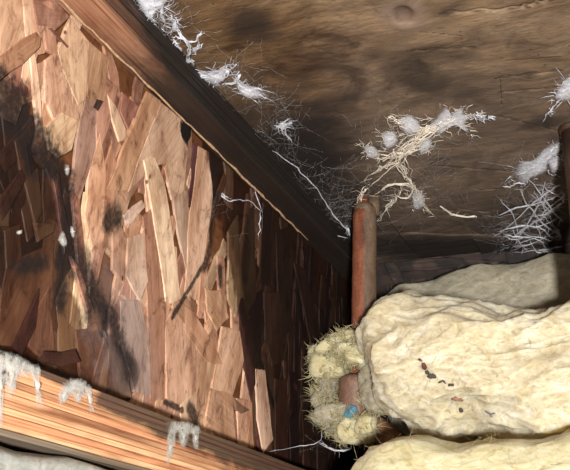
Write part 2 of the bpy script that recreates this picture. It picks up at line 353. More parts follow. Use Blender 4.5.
# ------------------------------------------------------------------ setting: plywood overhead, rim board
def build_plywood():
    xs = np.unique(np.concatenate([np.linspace(-.45, .0, 12), np.linspace(.0, .31, 280), np.linspace(.31, .75, 12)]))
    ys = np.unique(np.concatenate([np.linspace(-.2, .38, 12), np.linspace(.38, .95, 460), np.linspace(.95, 1.02, 4)]))
    X, Y = np.meshgrid(xs, ys); H = np.zeros_like(X)
    H += .0004*np.sin(Y*37 + 2*np.sin(X*9))
    def groove(a, b, dep, wd):
        nonlocal H
        A = at(*a, 2, ZP); B = at(*b, 2, ZP); dx, dy = B.x-A.x, B.y-A.y; L2 = dx*dx+dy*dy
        tt = np.clip(((X-A.x)*dx + (Y-A.y)*dy)/L2, 0, 1)
        wv = .0012*np.sin(tt*17 + a[0])
        d = np.hypot(X-A.x-tt*dx, Y-A.y-tt*dy + wv)
        H += dep*np.exp(-(d/wd)**2)*np.clip(np.minimum(tt, 1-tt)*8, 0, 1)
    for g in [((495, 78), (562, 70), .0022, .0008), ((498, 92), (570, 86), .0015, .0007), ((500, 76), (502, 108), .0012, .0007), ((410, 51), (475, 47), .0014, .0008),
              ((465, 32), (468, 44), .0012, .0007), ((440, 14), (530, 8), .0016, .0012), ((500, 116), (560, 132), .001, .0008), ((420, 32), (462, 36), .0008, .0007),
              ((300, 40), (345, 62), .0008, .0008), ((340, 70), (395, 110), .0006, .0009), ((350, 66), (405, 100), .0006, .0009), ((430, 165), (520, 172), .0012, .0009),
              ((400, 205), (500, 214), .0014, .001), ((395, 232), (560, 236), .003, .0016), ((480, 190), (545, 186), .001, .0008), ((520, 8), (552, 0), .0025, .0015)]:
        groove(*g)
    K = at(404, 15, 2, ZP); rr = np.hypot((X-K.x)/.0058, (Y-K.y)/.0085)
    H += .003*np.exp(-rr**4) - .0009*np.exp(-((rr-1.7)/.7)**2)
    # rough peeling veneer towards the far end
    far = np.clip((Y-.70)/.2, 0, 1)
    st = np.floor((Y + .004*np.sin(X*40) + .01*np.sin(X*11))*70)
    H += far*.0018*(np.sin(st*12.9 + np.floor(X*14)*4.1) - .3)
    ny, nx = X.shape
    V = np.stack([X.ravel(), Y.ravel(), (ZP + H).ravel()], 1)
    idx = np.arange(nx*ny).reshape(ny, nx)
    q = np.stack([idx[:-1, :-1], idx[1:, :-1], idx[1:, 1:], idx[:-1, 1:]], -1).reshape(-1, 4)
    bnd = list(idx[0, :]) + list(idx[1:, -1]) + list(idx[-1, -2::-1]) + list(idx[-2:0:-1, 0])
    n0 = len(V); T = V[bnd].copy(); T[:, 2] = ZP + .018
    V = np.concatenate([V, T]); F_ = q.tolist(); nb = len(bnd)
    for i in range(nb):
        j = (i+1) % nb; F_.append((int(bnd[i]), int(bnd[j]), n0+j, n0+i))
    F_.append(tuple(n0+i for i in range(nb)))
    o = mk('ceiling', V, F_, M_PLY, None, True)
    tag(o, 'weathered brown plywood subfloor overhead with black mould stains and a round knot', None, None, 'structure')
    return o
ceiling = build_plywood()

YR = .935                                     # face of the rim board at the end of the bay
v, f = box_mesh(-.42, .72, YR, YR+.03, -.09, ZP-.0005)
rim = mk('wall_back', v, f, M_RIM); rim.color = lin((62, 44, 36)); tag(rim, 'dark damp rim board closing the far end of the joist bay', None, None, 'structure')

# ------------------------------------------------------------------ I-joist
ZT = .232; FT = .022; FB = .025
joist = empty('floor_joist', (-.005, .4, -.038), 'wooden I-shaped floor joist with a rotting flake board web and laminated edges', 'joist')
v, f = box_mesh(-.012, -.0032, -.12, YR, -.004, ZT+.004)
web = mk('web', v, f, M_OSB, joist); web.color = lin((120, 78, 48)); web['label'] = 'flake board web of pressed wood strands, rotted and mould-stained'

def piece(name, poly, x, mat, parent, col, thick=.0009, curl=0., jag=.0012, tilt=0., ax=0, ang=None):
    """a flat flake traced as polygon of (Y, Z) points on the plane X = x; own axes along the flake"""
    P = np.array(poly, float); c = P.mean(0); Q = P - c
    u, s_, vt = np.linalg.svd(Q, full_matrices=False); lng = vt[0] if ang is None else np.array([math.cos(ang), math.sin(ang)])
    if lng[1] < 0: lng = -lng
    acr = np.array([lng[1], -lng[0]])         # acr x lng in the (Y,Z) plane
    pts = []
    n = len(P); rnd = random.Random(int(abs(c[0]*1e5) + abs(c[1]*7e5)))
    for i in range(n):
        a, b = Q[i], Q[(i+1) % n]; L = np.hypot(*(b-a)); k = max(1, min(4, int(L/.011)))
        for j in range(k):
            q = a + (b-a)*j/k
            if j: q = q + np.array([rnd.uniform(-jag, jag), rnd.uniform(-jag, jag)])
            pts.append(q)
    # local coords: lx = across, ly = along, lz = out of the board
    loc = [(float(q@acr), float(q@lng)) for q in pts]
    hl = max(abs(b) for a, b in loc) + 1e-6
    def zz(a, b): return curl*(b/hl)**2 + tilt*(b/hl)
    m = len(loc); V = [(a, b, zz(a, b) + thick*.75) for a, b in loc]
    V = [(a, b, z - .00035) for a, b, z in V]
    ins = 1 - min(.18, .0007/(abs(max(a for a, b in loc) - min(a for a, b in loc))/2 + 1e-6))
    Tp = [(a*ins, b*ins, zz(a, b) + thick) for a, b in loc]; Bt = [(a, b, min(zz(a, b), 0) - .0012) for a, b in loc]
    faces = [tuple(range(m, 2*m))]
    for i in range(m):
        j = (i+1) % m
        faces.append((i, j, m+j, m+i)); faces.append((2*m+i, 2*m+j, j, i))
    me = bpy.data.meshes.new(name); me.from_pydata(V + Tp + Bt, [], faces); me.materials.append(mat)
    o = bpy.data.objects.new(name, me); COL.objects.link(o)
    bm = bmesh.new(); bm.from_mesh(me); bmesh.ops.recalc_face_normals(bm, faces=bm.faces)
    bmesh.ops.triangulate(bm, faces=[fc for fc in bm.faces if len(fc.verts) > 4]); bm.to_mesh(me); bm.free()
    if ax == 0:
        R = Matrix(((0, 0, 1), (acr[0], lng[0], 0), (acr[1], lng[1], 0))); loc3 = Vector((x, c[0], c[1]))
    else:                                     # on the plane Y = x, facing -Y; poly is (X, Z)
        R = Matrix(((acr[0], lng[0], 0), (0, 0, -1), (acr[1], lng[1], 0))); loc3 = Vector((c[0], x, c[1]))
    o.matrix_basis = Matrix.Translation(loc3) @ R.to_4x4(); WL[o.name] = loc3
    par(o, parent); o.color = col
    return o
def pale(c, k=.32, g=1.42):
    l_ = .3*c[0] + .55*c[1] + .15*c[2]
    return tuple(min(.9, (x*(1-k) + l_*k)*g) for x in c[:3]) + (c[3],)
def jit(c, s): 
    k = 1 + random.uniform(-s, s); return tuple(max(0, min(255, x*k + random.uniform(-4, 4))) for x in c)
def in_rot(Y, Z):
    e = at(62, 170, 0, 0); return False
ROT = [(0, 88), (22, 104), (40, 135), (58, 160), (68, 185), (74, 225), (72, 258), (84, 290), (96, 320), (100, 352), (100, 395), (0, 350)]
ROTW = [(lambda q: (q.y, q.z))(at(a, b, 0, 0)) for a, b in ROT]
ROTW[0] = (.0, ROTW[0][1] - .03); ROTW[-1] = (.0, -.01)
def inside(y, z, poly):
    c = False; n = len(poly); j = n-1
    for i in range(n):
        (yi, zi), (yj, zj) = poly[i], poly[j]
        if (zi > z) != (zj > z) and y < (yj-yi)*(z-zi)/(zj-zi) + yi: c = not c
        j = i
    return c

PAL = [(192, 145, 104), (176, 124, 82), (205, 162, 120), (160, 106, 70), (186, 134, 92), (146, 92, 62), (198, 152, 112), (170, 118, 84)]
PALD = [(112, 72, 38), (92, 56, 30), (128, 84, 46), (74, 42, 26), (104, 70, 42), (84, 46, 28)]
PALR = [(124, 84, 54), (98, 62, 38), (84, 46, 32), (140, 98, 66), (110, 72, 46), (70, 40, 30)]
def strand_poly(cy, cz, L, W, a):
    lng = (math.sin(a), math.cos(a)); acr = (math.cos(a), -math.sin(a)); out = []
    tip = random.uniform(-.3, .3); t2 = random.uniform(-.3, .3); tp = random.uniform(.75, 1.0)
    for (u, v_) in [(-.5, -.5+tip*.12), (-.1, -.52), (.5*tp, -.5-tip*.12), (.52*tp, .1), (.5*tp, .5+t2*.1), (.05, .53), (-.5, .5-t2*.12), (-.51, -.1)]:
        y = cy + acr[0]*u*W + lng[0]*v_*L; z = cz + acr[1]*u*W + lng[1]*v_*L
        out.append((y, min(max(z, .0), ZT-.001)))
    return out
# lower layer: random flakes everywhere, near end to far end
nrand = 0
rs = random.Random(11); random.seed(11)
for i in range(160):
    cy = .15 + (i*0.6180339887 % 1)*.78; cz = rs.uniform(.0, ZT)
    a = rs.gauss(0, .42); L = rs.uniform(.05, .1); W = rs.uniform(.011, .02)
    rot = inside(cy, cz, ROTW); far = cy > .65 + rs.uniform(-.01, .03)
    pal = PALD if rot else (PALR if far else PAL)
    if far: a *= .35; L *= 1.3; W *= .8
    lay = (-.0032 if rot else -.0017) + rs.uniform(0, .0006)
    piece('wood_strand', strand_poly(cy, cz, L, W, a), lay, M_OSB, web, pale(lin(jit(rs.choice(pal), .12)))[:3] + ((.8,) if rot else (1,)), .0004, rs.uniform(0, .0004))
# upper layer: smaller flakes away from the rotten patch
for i in range(75):
    cy = .27 + (i*0.6180339887 % 1)*.64; cz = rs.uniform(.01, ZT-.01)
    if inside(cy, cz, ROTW): continue
    a = rs.gauss(0, .35); L = rs.uniform(.03, .08); W = rs.uniform(.006, .014)
    far = cy > .66
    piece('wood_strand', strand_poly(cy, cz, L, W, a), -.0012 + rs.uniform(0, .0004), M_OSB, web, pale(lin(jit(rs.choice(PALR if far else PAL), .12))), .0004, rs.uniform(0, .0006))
# the flakes one can tell apart in the photograph, top layer
S = [
 ([(-2,58),(36,32),(41,38),(40,47),(34,54),(-2,81)], (160,100,62), .0022, .001),
 ([(22,-2),(31,-2),(31,22),(36,60),(41,100),(44,138),(37,128),(33,95),(30,62),(24,30)], (206,162,122), .0012, 0),
 ([(-2,0),(22,-2),(24,30),(28,45),(-2,60)], (188,140,98), .0004, 0),
 ([(70,17),(88,40),(86,100),(78,106),(62,70),(57,50)], (194,146,106), .0010, 0),
 ([(88,40),(110,58),(104,100),(88,104),(86,80)], (168,118,80), .0006, 0),
 ([(32,-2),(54,-2),(70,17),(56,30),(36,24)], (152,102,76), .0004, 0),
 ([(45,60),(58,50),(70,85),(74,120),(58,130),(44,100)], (186,138,98), .0004, 0),
 ([(44,128),(62,112),(78,120),(72,150),(58,158),(48,150)], (200,156,112), .0010, .0006),
 ([(85,100),(98,82),(96,150),(80,200),(70,190),(76,140)], (158,112,92), .0006, 0),
 ([(147,91),(161,101),(146,140),(128,190),(106,190),(126,140)], (176,124,80), .0013, 0),
 ([(161,102),(182,120),(178,162),(150,168),(128,192),(142,150)], (196,150,110), .0006, 0),
 ([(107,94),(115,104),(126,130),(127,139),(119,142),(111,118)], (208,168,126), .0014, 0),
 ([(122,92),(139,107),(128,130),(120,112)], (146,92,62), .0002, 0),
 ([(100,70),(118,88),(108,130),(98,160),(94,110)], (178,126,86), .0003, 0),
 ([(90,165),(100,130),(106,170),(104,240),(92,250),(84,215)], (204,152,104), .0008, 0),
 ([(104,165),(112,140),(118,170),(112,225),(103,235)], (176,118,72), .0004, 0),
 ([(143,160),(149,156),(155,158),(164,180),(172,230),(180,298),(172,304),(165,302),(157,245),(148,188)], (218,178,134), .0018, .0006),
 ([(164,168),(182,122),(188,142),(184,192),(172,200)], (188,142,106), .0004, 0),
 ([(194,143),(198,143),(191,212),(187,212)], (92,44,42), .0006, 0),
 ([(198,146),(209,152),(213,200),(206,245),(196,300),(184,292),(189,215)], (202,156,116), .0012, 0),
 ([(172,195),(188,190),(191,240),(186,272),(178,235)], (172,136,106), .0003, 0),
 ([(143,216),(152,208),(158,250),(166,305),(164,400),(150,402),(147,300)], (160,106,72), .0007, 0),
 ([(127,238),(143,233),(148,282),(140,302),(126,276)], (192,156,130), .0010, 0),
 ([(112,232),(120,222),(127,238),(124,285),(112,270)], (178,128,92), .0006, 0),
 ([(124,215),(142,200),(146,206),(128,228)], (196,158,130), .0014, 0),
 ([(120,300),(140,300),(150,345),(151,396),(134,392),(121,340)], (166,130,110), .0006, 0),
 ([(165,322),(173,308),(199,346),(196,392),(176,408),(166,398)], (194,148,104), .0007, 0),
 ([(178,300),(187,296),(203,332),(201,346),(176,314)], (166,112,74), .0011, 0),
 ([(183,304),(194,312),(219,354),(223,366),(206,362),(184,332)], (182,128,88), .0013, 0),
 ([(205,288),(219,290),(229,318),(217,331),(207,312)], (192,138,94), .0012, 0),
 ([(184,336),(200,344),(215,366),(206,402),(191,432),(180,422)], (204,162,118), .0006, 0),
 ([(222,326),(240,331),(244,360),(233,395),(216,420),(205,420),(215,366)], (198,148,104), .0008, 0),
 ([(210,388),(232,394),(236,442),(216,436),(205,420)], (188,134,92), .0009, .0005),
 ([(233,396),(250,410),(241,414),(236,410)], (122,82,52), .0016, 0),
 ([(255,368),(265,370),(270,410),(273,440),(263,454),(257,420)], (206,164,136), .0012, 0),
 ([(237,300),(262,290),(261,370),(251,400),(243,360)], (74,34,28), .0004, 0),
 ([(264,292),(280,292),(284,360),(272,366),(265,340)], (120,90,66), .0008, 0),
 ([(236,398),(252,402),(254,448),(238,444)], (196,142,98), .0005, 0),
 ([(275,378),(287,378),(288,470),(275,466)], (132,90,52), .0009, 0),
 ([(289,372),(298,372),(300,474),(290,472)], (84,54,38), .0005, 0),
 ([(302,400),(312,396),(314,476),(304,476)], (122,82,50), .0009, 0),
 ([(316,410),(326,404),(328,480),(318,480)], (98,62,42), .0005, 0),
 ([(246,215),(254,205),(256,300),(246,318),(240,270)], (124,92,54), .0006, 0),
 ([(228,232),(238,215),(242,290),(236,318),(228,300)], (168,128,84), .0007, 0),
 ([(262,205),(272,212),(270,286),(260,284)], (88,48,32), .0005, 0),
 ([(276,232),(288,226),(292,330),(280,340)], (96,66,42), .0007, 0),
 ([(294,262),(306,270),(322,340),(312,346)], (104,66,40), .0007, 0),
 ([(181,123),(186,121),(191,127),(191,136),(187,144),(182,138),(180,130)], (14,9,9), .0012, 0),  # near-black flake painted in for the dark inside a small hole
 # in the rotten patch (deeper)
 ([(-2,322),(5,270),(25,255),(54,240),(53,290),(16,347),(-2,345)], (126,80,36), -.0014, .0004),
 ([(35,312),(48,288),(55,350),(40,357),(28,346)], (136,90,52), -.0008, 0),
 ([(55,300),(75,262),(88,290),(92,350),(80,356),(58,352)], (140,94,52), -.0012, 0),
 ([(70,256),(78,264),(93,309),(87,314),(80,290)], (166,110,82), .0012, .0008),
 ([(12,347),(40,288),(36,328),(22,356)], (88,42,26), -.0003, 0),
 ([(44,351),(75,349),(80,362),(62,367),(45,362)], (84,42,30), .0035, .0006),
 ([(24,182),(38,168),(43,220),(35,226)], (122,82,46), -.0009, 0),
 ([(-2,192),(11,200),(9,226),(-2,226)], (134,98,58), -.0008, 0),
 ([(34,222),(56,224),(54,232),(38,242)], (134,98,46), -.0003, 0),
 ([(-2,200),(22,168),(26,178),(2,222)], (104,58,34), -.0005, 0),
 ([(52,178),(58,172),(72,250),(64,254)], (108,56,38), .0002, .0005),
 ([(14,140),(24,132),(32,180),(22,186)], (130,88,44), -.0010, 0),
 ([(4,230),(20,224),(22,262),(6,270)], (118,70,34), -.0011, 0),
 ([(40,132),(50,150),(58,176),(50,182),(42,160)], (96,56,34), -.0008, 0),
 ([(48,28),(52,28),(70,48),(68,50)], (112,66,48), .0012, 0),
 ([(96,98),(104,101),(98,112),(92,108)], (70,46,36), .0008, 0),
 ([(75,330),(96,322),(112,372),(98,392),(80,380)], (124,78,44), -.0006, 0),
 ([(104,330),(122,350),(132,398),(112,396)], (128,86,56), -.0002, 0),
]
for poly, col, lift, curl in S:
    lift = lift*.4 if lift > 0 and lift < .003 else lift*1.3
    W_ = [(lambda q: (q.y, q.z))(at(a, b, 0, -.0007 + lift)) for a, b in poly]
    W_ = [(y, min(max(z, -.003), ZT-.0005)) for y, z in W_]
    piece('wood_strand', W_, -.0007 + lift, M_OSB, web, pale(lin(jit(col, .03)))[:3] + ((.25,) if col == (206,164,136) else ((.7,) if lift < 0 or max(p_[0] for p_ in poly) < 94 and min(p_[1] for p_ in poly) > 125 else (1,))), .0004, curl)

def flange(name, x1, x0, z0, z1, mat, cols, n):
    g = .0002
    vv, ff = box_mesh(x0+.0015, x1-.0015, -.119, YR-.001, z0+.0012, z1-.0012)
    fl = mk(name, vv, ff, mat, joist); fl.color = cols[0]
    h = (z1-z0)/n
    for k in range(n):
        # a veneer: a long thin board with a slightly wavy proud edge
        ys = np.linspace(-.12, YR-.0005, 24); ox = random.uniform(-.0007, .0004); V = []; Fc = []
        za = z0 + k*h + g; zb = z0 + (k+1)*h - g
        for i, y in enumerate(ys):
            e = x1 + ox + .0004*math.sin(y*40 + k*2.1) + random.uniform(-.0002, .0002)
            V += [(x0, y, za), (e-.0004, y, za), (e, y, za+.0005), (e, y, zb-.0005), (e-.0004, y, zb), (x0, y, zb)]
        for i in range(len(ys)-1):
            for j in range(6):
                Fc.append((i*6+j, (i+1)*6+j, (i+1)*6+(j+1) % 6, i*6+(j+1) % 6))
        Fc += [tuple(range(6))[::-1], tuple(len(V)-6+j for j in range(6))]
        o = mk('veneer_layer', V, Fc, mat, fl); fix_normals(o); o.color = random.choice(cols)
        if k == 0 and z0 < 0: o.color = lin((128, 114, 98))
        if k == 0 and z0 > 0: o.color = tuple(x*1.7 for x in lin((206, 160, 128))[:3]) + (1,)
    return fl
random.seed(5)
tf = flange('top_flange', FT, -.034, ZT, ZP-.0012, M_FLD, [lin(c) for c in ((188, 142, 112), (204, 156, 122), (166, 124, 98), (196, 150, 116))], 9)
bf = flange('bottom_flange', FB, -.037, -.038, 0, M_FLL, [pale(lin(c), .15, 1.25) for c in ((212, 158, 108), (226, 176, 124), (186, 124, 84), (218, 150, 100), (200, 148, 104), (168, 106, 76))], 11)
tf['label'] = 'dark stained laminated top edge'; bf['label'] = 'orange laminated bottom edge'
# splintery pale bead along the top of the web
A = Acc(); pts = []; rad = []
for i in range(70):
    y = .24 + i*.0078; pts.append((.0012 + random.uniform(-.0003, .0005), y, ZT - .0012 + random.uniform(-.0006, .0006))); rad.append(random.uniform(.0006, .0015)*(1 if i < 66 else .4))
A.tube(pts, rad, 5); M_BEAD = plain('pale_splinter', lin((196, 158, 122)))
bead = A.build('splinter_edge', M_BEAD, web); bead['label'] = 'pale splintered upper edge of the web'

# ------------------------------------------------------------------ rim board: peeling veneer flakes
random.seed(9)
for (poly, col, dx) in [([(428,282),(455,270),(498,262),(506,268),(502,282),(470,294),(430,296)], (112,92,84), .004), ([(398,262),(450,258),(505,262),(460,268),(402,272)], (84,66,58), .002),
                        ([(440,250),(520,250),(560,262),(500,262)], (70,54,48), .003), ([(395,285),(425,278),(432,292),(400,296)], (92,74,64), .002),
                        ([(415,240),(470,244),(520,241),(470,249),(420,247)], (120,100,90), .002), ([(384,246),(394,258),(412,292),(400,296),(388,272)], (96,74,60), .003),
                        ([(505,252),(558,250),(562,262),(508,264)], (66,52,46), .005), ([(345,300),(370,290),(372,380),(348,390)], (74,48,36), .002)]:
    P = [at(a, b, 1, YR-dx) for a, b in poly]
    piece('veneer_flake', [(q.x, min(q.z, ZP-.002)) for q in P], YR-dx, M_RIM, rim, lin(col), .0012, .001, ax=1)

# ------------------------------------------------------------------ neighbouring bay: grey batt below left
def fbm(p, o=4, h=.6):
    return noise.fractal(p, h, 2.1, o)
def batt(name, c, s, mat, p=3.2, sub=6, amp=.012, seed=0, shear=None, label=None, cat='insulation', group=None, rotz=0, parent=None, strm=(1, 1, 1.6), carve=None, fs=1.):
    bm = bmesh.new(); bmesh.ops.create_icosphere(bm, subdivisions=sub, radius=1)
    off = Vector((seed*3.1, seed*1.7, seed*.9)); R = Matrix.Rotation(rotz, 3, 'Z'); c = Vector(c)
    for v in bm.verts:
        n = v.co.normalized()
        r = (abs(n.x)**p + abs(n.y)**p + abs(n.z)**p)**(-1/p)
        q = Vector((n.x*s[0], n.y*s[1], n.z*s[2]))*r
        q = R @ q
        if shear: q.z += shear*q.x
        nn = Vector((n.x/s[0], n.y/s[1], n.z/s[2])).normalized(); nn = R @ nn
        P = c + q + off; Ps = Vector((P.x*strm[0], P.y*strm[1], P.z*strm[2]))
        wv = noise.noise_vector(Ps*20)*.012; Pw = Ps + wv
        Pw = Pw*fs
        d = amp*1.4*noise.noise(Pw*12) + amp*.8*noise.noise(Pw*24) + amp*.3*noise.noise(Pw*46)
        u_ = Pw.x*.9 + Pw.z*.25; w_ = Pw.z*.9 - Pw.x*.35; Pu = Vector((u_*.4, Pw.y*.8, w_))
        rg = max(0., 1 - abs(noise.noise(Pu*34))*3.2); rg2 = max(0., 1 - abs(noise.noise(Pu*70 + Vector((4, 1, 2))))*3.2)
        d += amp*(.34*rg*rg + .17*rg2*rg2) if fs == 1. else 0.
        d += amp*.16*noise.noise(Pw*85) + amp*.05*fbm(Pw*190, 3)
        co = c + q + nn*d
        if carve: co = carve(co, n)
        v.co = co
    me = bpy.data.meshes.new(name); bm.to_mesh(me); bm.free()
    for pl in me.polygons: pl.use_smooth = True
    V = np.empty(len(me.vertices)*3); me.vertices.foreach_get('co', V); V = V.reshape(-1, 3)
    org = np.array([c.x, c.y, V[:, 2].min()])
    me.vertices.foreach_set('co', (V-org).ravel()); me.materials.append(mat); me.update()
    o = bpy.data.objects.new(name, me); COL.objects.link(o); o.location = org.tolist(); reg(o)
    if parent: par(o, parent)
    if label: tag(o, label, cat, group)
    o['_v'] = 0; del o['_v']
    return o, V
def fuzz(owner, V, mat, n, ln, r, cond, seed=1, name='loose_fibres', out=.22):
    rn = random.Random(seed); A = Acc(); c = Vector(V.mean(0).tolist()); cand = [i for i in range(len(V)) if cond(V[i])]
    for k in range(n):
        p = Vector(V[rn.choice(cand)].tolist()); nr = (p-c).normalized(); d = Vector((rn.gauss(.5, 1), rn.gauss(0, .7), rn.gauss(.2, .6)))
        d = d - nr*d.dot(nr); d = d.normalized() + nr*out*rn.uniform(.2, 1.2); d = d.normalized(); L = ln*rn.uniform(.35, 1.3); pts = []; q = p - d*L*.15
        for j in range(5):
            pts.append(q.copy()); d = (d + Vector((rn.gauss(0, .4), rn.gauss(0, .4), rn.gauss(0, .4)))).normalized(); q = q + d*L/4
        rr = r*rn.uniform(.6, 1.3)
        A.tube(pts, [rr, rr*1.1, rr, rr*.7, rr*.3], 3)
    o = A.build(name, mat, owner); o['kind'] = 'stuff'; return o

def wisps(owner, V, mat, n, ln, cond, seed, out=.8, r=.0003, nf=7, name='wool_wisps'):
    # locks of wool: bundles of fibres that leave one point and fan out
    rn = random.Random(seed); A = Acc(); c = Vector(V.mean(0).tolist()); cand = [i for i in range(len(V)) if cond(V[i])]
    for k in range(n):
        p = Vector(V[rn.choice(cand)].tolist()); nr = (p-c).normalized(); d0 = Vector((rn.gauss(.4, 1), rn.gauss(0, .7), rn.gauss(.1, .7)))
        d0 = (d0 - nr*d0.dot(nr)).normalized() + nr*out*rn.uniform(.1, 1.1); d0.normalize(); bend = Vector((rn.gauss(0, .35), rn.gauss(0, .35), rn.gauss(0, .35))); L0 = ln*rn.uniform(.5, 1.3)
        for m in range(nf):
            d = (d0 + Vector((rn.gauss(0, .3), rn.gauss(0, .3), rn.gauss(0, .3)))).normalized(); q = p + Vector((rn.gauss(0, .0012), rn.gauss(0, .0012), rn.gauss(0, .0012))) - nr*.001; L = L0*rn.uniform(.5, 1.1); pts = []
            for j in range(5):
                pts.append(q.copy()); q = q + d*L/4; d = (d + bend + Vector((rn.gauss(0, .2), rn.gauss(0, .2), rn.gauss(0, .2)))).normalized()
            A.tube(pts, [r*1.5, r*1.4, r, r*.7, r*.3], 3)
    o = A.build(name, mat, owner); o['kind'] = 'stuff'; return o

gb, gv = batt('insulation_batt', (-.132, .42, -.0602), (.163, .62, .0215), M_GREY, 9, 6, .0035, 3, label='grey dusty insulation blanket hanging beneath the bottom edge of the joist', group='insulation batts')

# ------------------------------------------------------------------ insulation in the bay
def front(v): return v[1] < .82
mb_, mv = batt('insulation_batt', (.222, .748, .068), (.144, .088, .058), M_INS, 2.7, 7, .0125, 1, shear=-.17, carve=lambda co, n: Vector((co.x, co.y, max(co.z, .014 + .075*(co.x-.247) + .3*min(0, co.z)))), label='cream fluffy fibreglass batt bulging beside the copper pipe', group='insulation batts')
fuzz(mb_, mv, M_HAIR, 1300, .012, .00013, lambda v: v[1] < .72 and v[0] < .32 and v[2] < .11, 2, out=.04)
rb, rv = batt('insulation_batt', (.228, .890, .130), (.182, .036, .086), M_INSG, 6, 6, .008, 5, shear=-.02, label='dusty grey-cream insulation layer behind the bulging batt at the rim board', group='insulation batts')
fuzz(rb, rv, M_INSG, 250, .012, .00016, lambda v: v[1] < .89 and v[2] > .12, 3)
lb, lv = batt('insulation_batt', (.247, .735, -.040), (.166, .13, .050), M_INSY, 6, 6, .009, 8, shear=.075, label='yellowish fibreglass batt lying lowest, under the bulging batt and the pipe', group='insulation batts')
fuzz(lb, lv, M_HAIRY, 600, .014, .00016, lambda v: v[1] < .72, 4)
# torn tuft around the pipe
PX, PY, PR = .068, .752, .0112
tuft = empty('insulation_tuft', (PX-.004, PY-.02, .05), 'torn yellow fibreglass tuft wrapped around the copper pipe', 'insulation')
for i, (px, py, Y, sx, sy, sz) in enumerate([(341, 348, .730, .019, .016, .016), (329, 368, .736, .015, .014, .013), (355, 354, .720, .018, .012, .013), (327, 394, .738, .012, .014, .017), (334, 418, .738, .014, .014, .014),
                                        (374, 360, .726, .012, .012, .014), (379, 388, .728, .010, .012, .020), (368, 425, .732, .010, .012, .009), (325, 356, .738, .012, .012, .010), (350, 432, .735, .016, .014, .010)]):
    q = at(px, py, 1, Y)
    o, tv = batt('wool_lump', q, (sx, sy, sz), M_INSY if i not in (3, 4, 6) else M_INSG, 2.2, 5, .0075, 20+i, parent=tuft, fs=2.)
    fuzz(tuft, tv, M_HAIRY, 160 if i < 5 else 100, .012, .00014, lambda v: True, 30+i, out=.9)
    wisps(tuft, tv, M_HAIRY, 60 if i < 5 or i == 8 else 30, .011, lambda v: True, 60+i, .45, .00034)

# ------------------------------------------------------------------ copper pipe
M_COP = copper_material('aged_copper', (.11, .036, .02), (.25, .08, .04), (.32, .125, .065), .15)
M_DUST = copper_material('dusty_copper', (.09, .055, .034), (.15, .095, .06), (.2, .14, .09), .05)
M_BLUE = plain('blue_primer', (.10, .24, .31, 1), .5)
def ring_tube(name, path, rads, mat, parent, sides=28):
    A = Acc(); A.tube(path, rads, sides); return A.build(name, mat, parent)
pipe = empty('copper_pipe', (PX, PY, .06), 'aged copper pipe rising through torn insulation to the plywood', 'pipe')
zt = at(362, 212, 1, PY).z; zb = at(356, 412, 1, PY).z
zs = np.linspace(.085, zt, 24)
ring_tube('pipe_body', [(PX, PY, z) for z in zs], [PR + .00015*math.sin(z*300) for z in zs], M_COP, pipe)
ring_tube('collar', [(PX+.0004, PY, zt-.0015), (PX+.0004, PY, zt), (PX+.001, PY, zt+.004), (PX+.0015, PY, zt+.007)], [PR, PR*1.01, PR*.93, PR*.7], M_DUST, pipe)
ring_tube('upper_tube', [(PX-.0035, PY+.004, zt-.004), (PX-.0035, PY+.004, ZP)], [.0068, .0068], M_COP, pipe, 20)
ring_tube('upper_tube', [(PX+.0075, PY+.003, zt-.004), (PX+.0085, PY+.003, ZP)], [.0058, .0058], M_DUST, pipe, 20)
# dusty crust on the side turned from the joist
V = []; Fc = []
for i, z in enumerate(np.linspace(.12, zt+.001, 30)):
    for j, a in enumerate(np.linspace(-1.25, .75, 12)):
        edge = .0006*(1 - abs(j-5.5)/5.5)
        a2 = a + .16*noise.noise(Vector((z*60, 0, 3))) * (1 if j in (0, 11) else 0)
        V.append((PX + (PR+.0001+edge)*math.cos(a2), PY + (PR+.0001+edge)*math.sin(a2), z))
for i in range(29):
    for j in range(11): Fc.append((i*12+j, i*12+j+1, (i+1)*12+j+1, (i+1)*12+j))
cr = mk('dust_crust', V, Fc, M_DUST, pipe, True); cr['label'] = 'grey-brown dust caked on the pipe'
# lower fitting with blue sealant
fy = PY-.014
zf0, zf1 = at(356, 416, 1, fy-.01).z, at(356, 374, 1, fy-.01).z
zl = np.linspace(zf0, zf1, 10)
ring_tube('fitting', [(PX-.003, fy, z) for z in zl] , [PR*.75] + [PR*1.25]*8 + [PR*1.0], copper_material('dusty_pink_copper', (.10, .05, .034), (.17, .09, .062), (.26, .17, .125), .05), pipe)
bq = at(350, 411, 1, fy-.0138)
ob, _ = batt('blue_sealant', (bq.x, bq.y, bq.z), (.0050, .002, .0036), M_BLUE, 2, 4, .0028, 50, parent=pipe, fs=7); ob['label'] = 'blue sealant smear'
branch = empty('branch_pipe', at(392, 440, 1, .735), 'brown copper branch pipe running out from under the torn insulation', 'pipe')
p0 = at(350, 408, 1, .752); p1 = at(412, 455, 1, .742); p1b = at(470, 490, 1, .735)
ring_tube('pipe_body', [p0, p0.lerp(p1, .5), p1, p1b], [.0105]*4, copper_material('brown_copper', (.1, .045, .022), (.2, .1, .05), (.27, .14, .08), .1), branch)

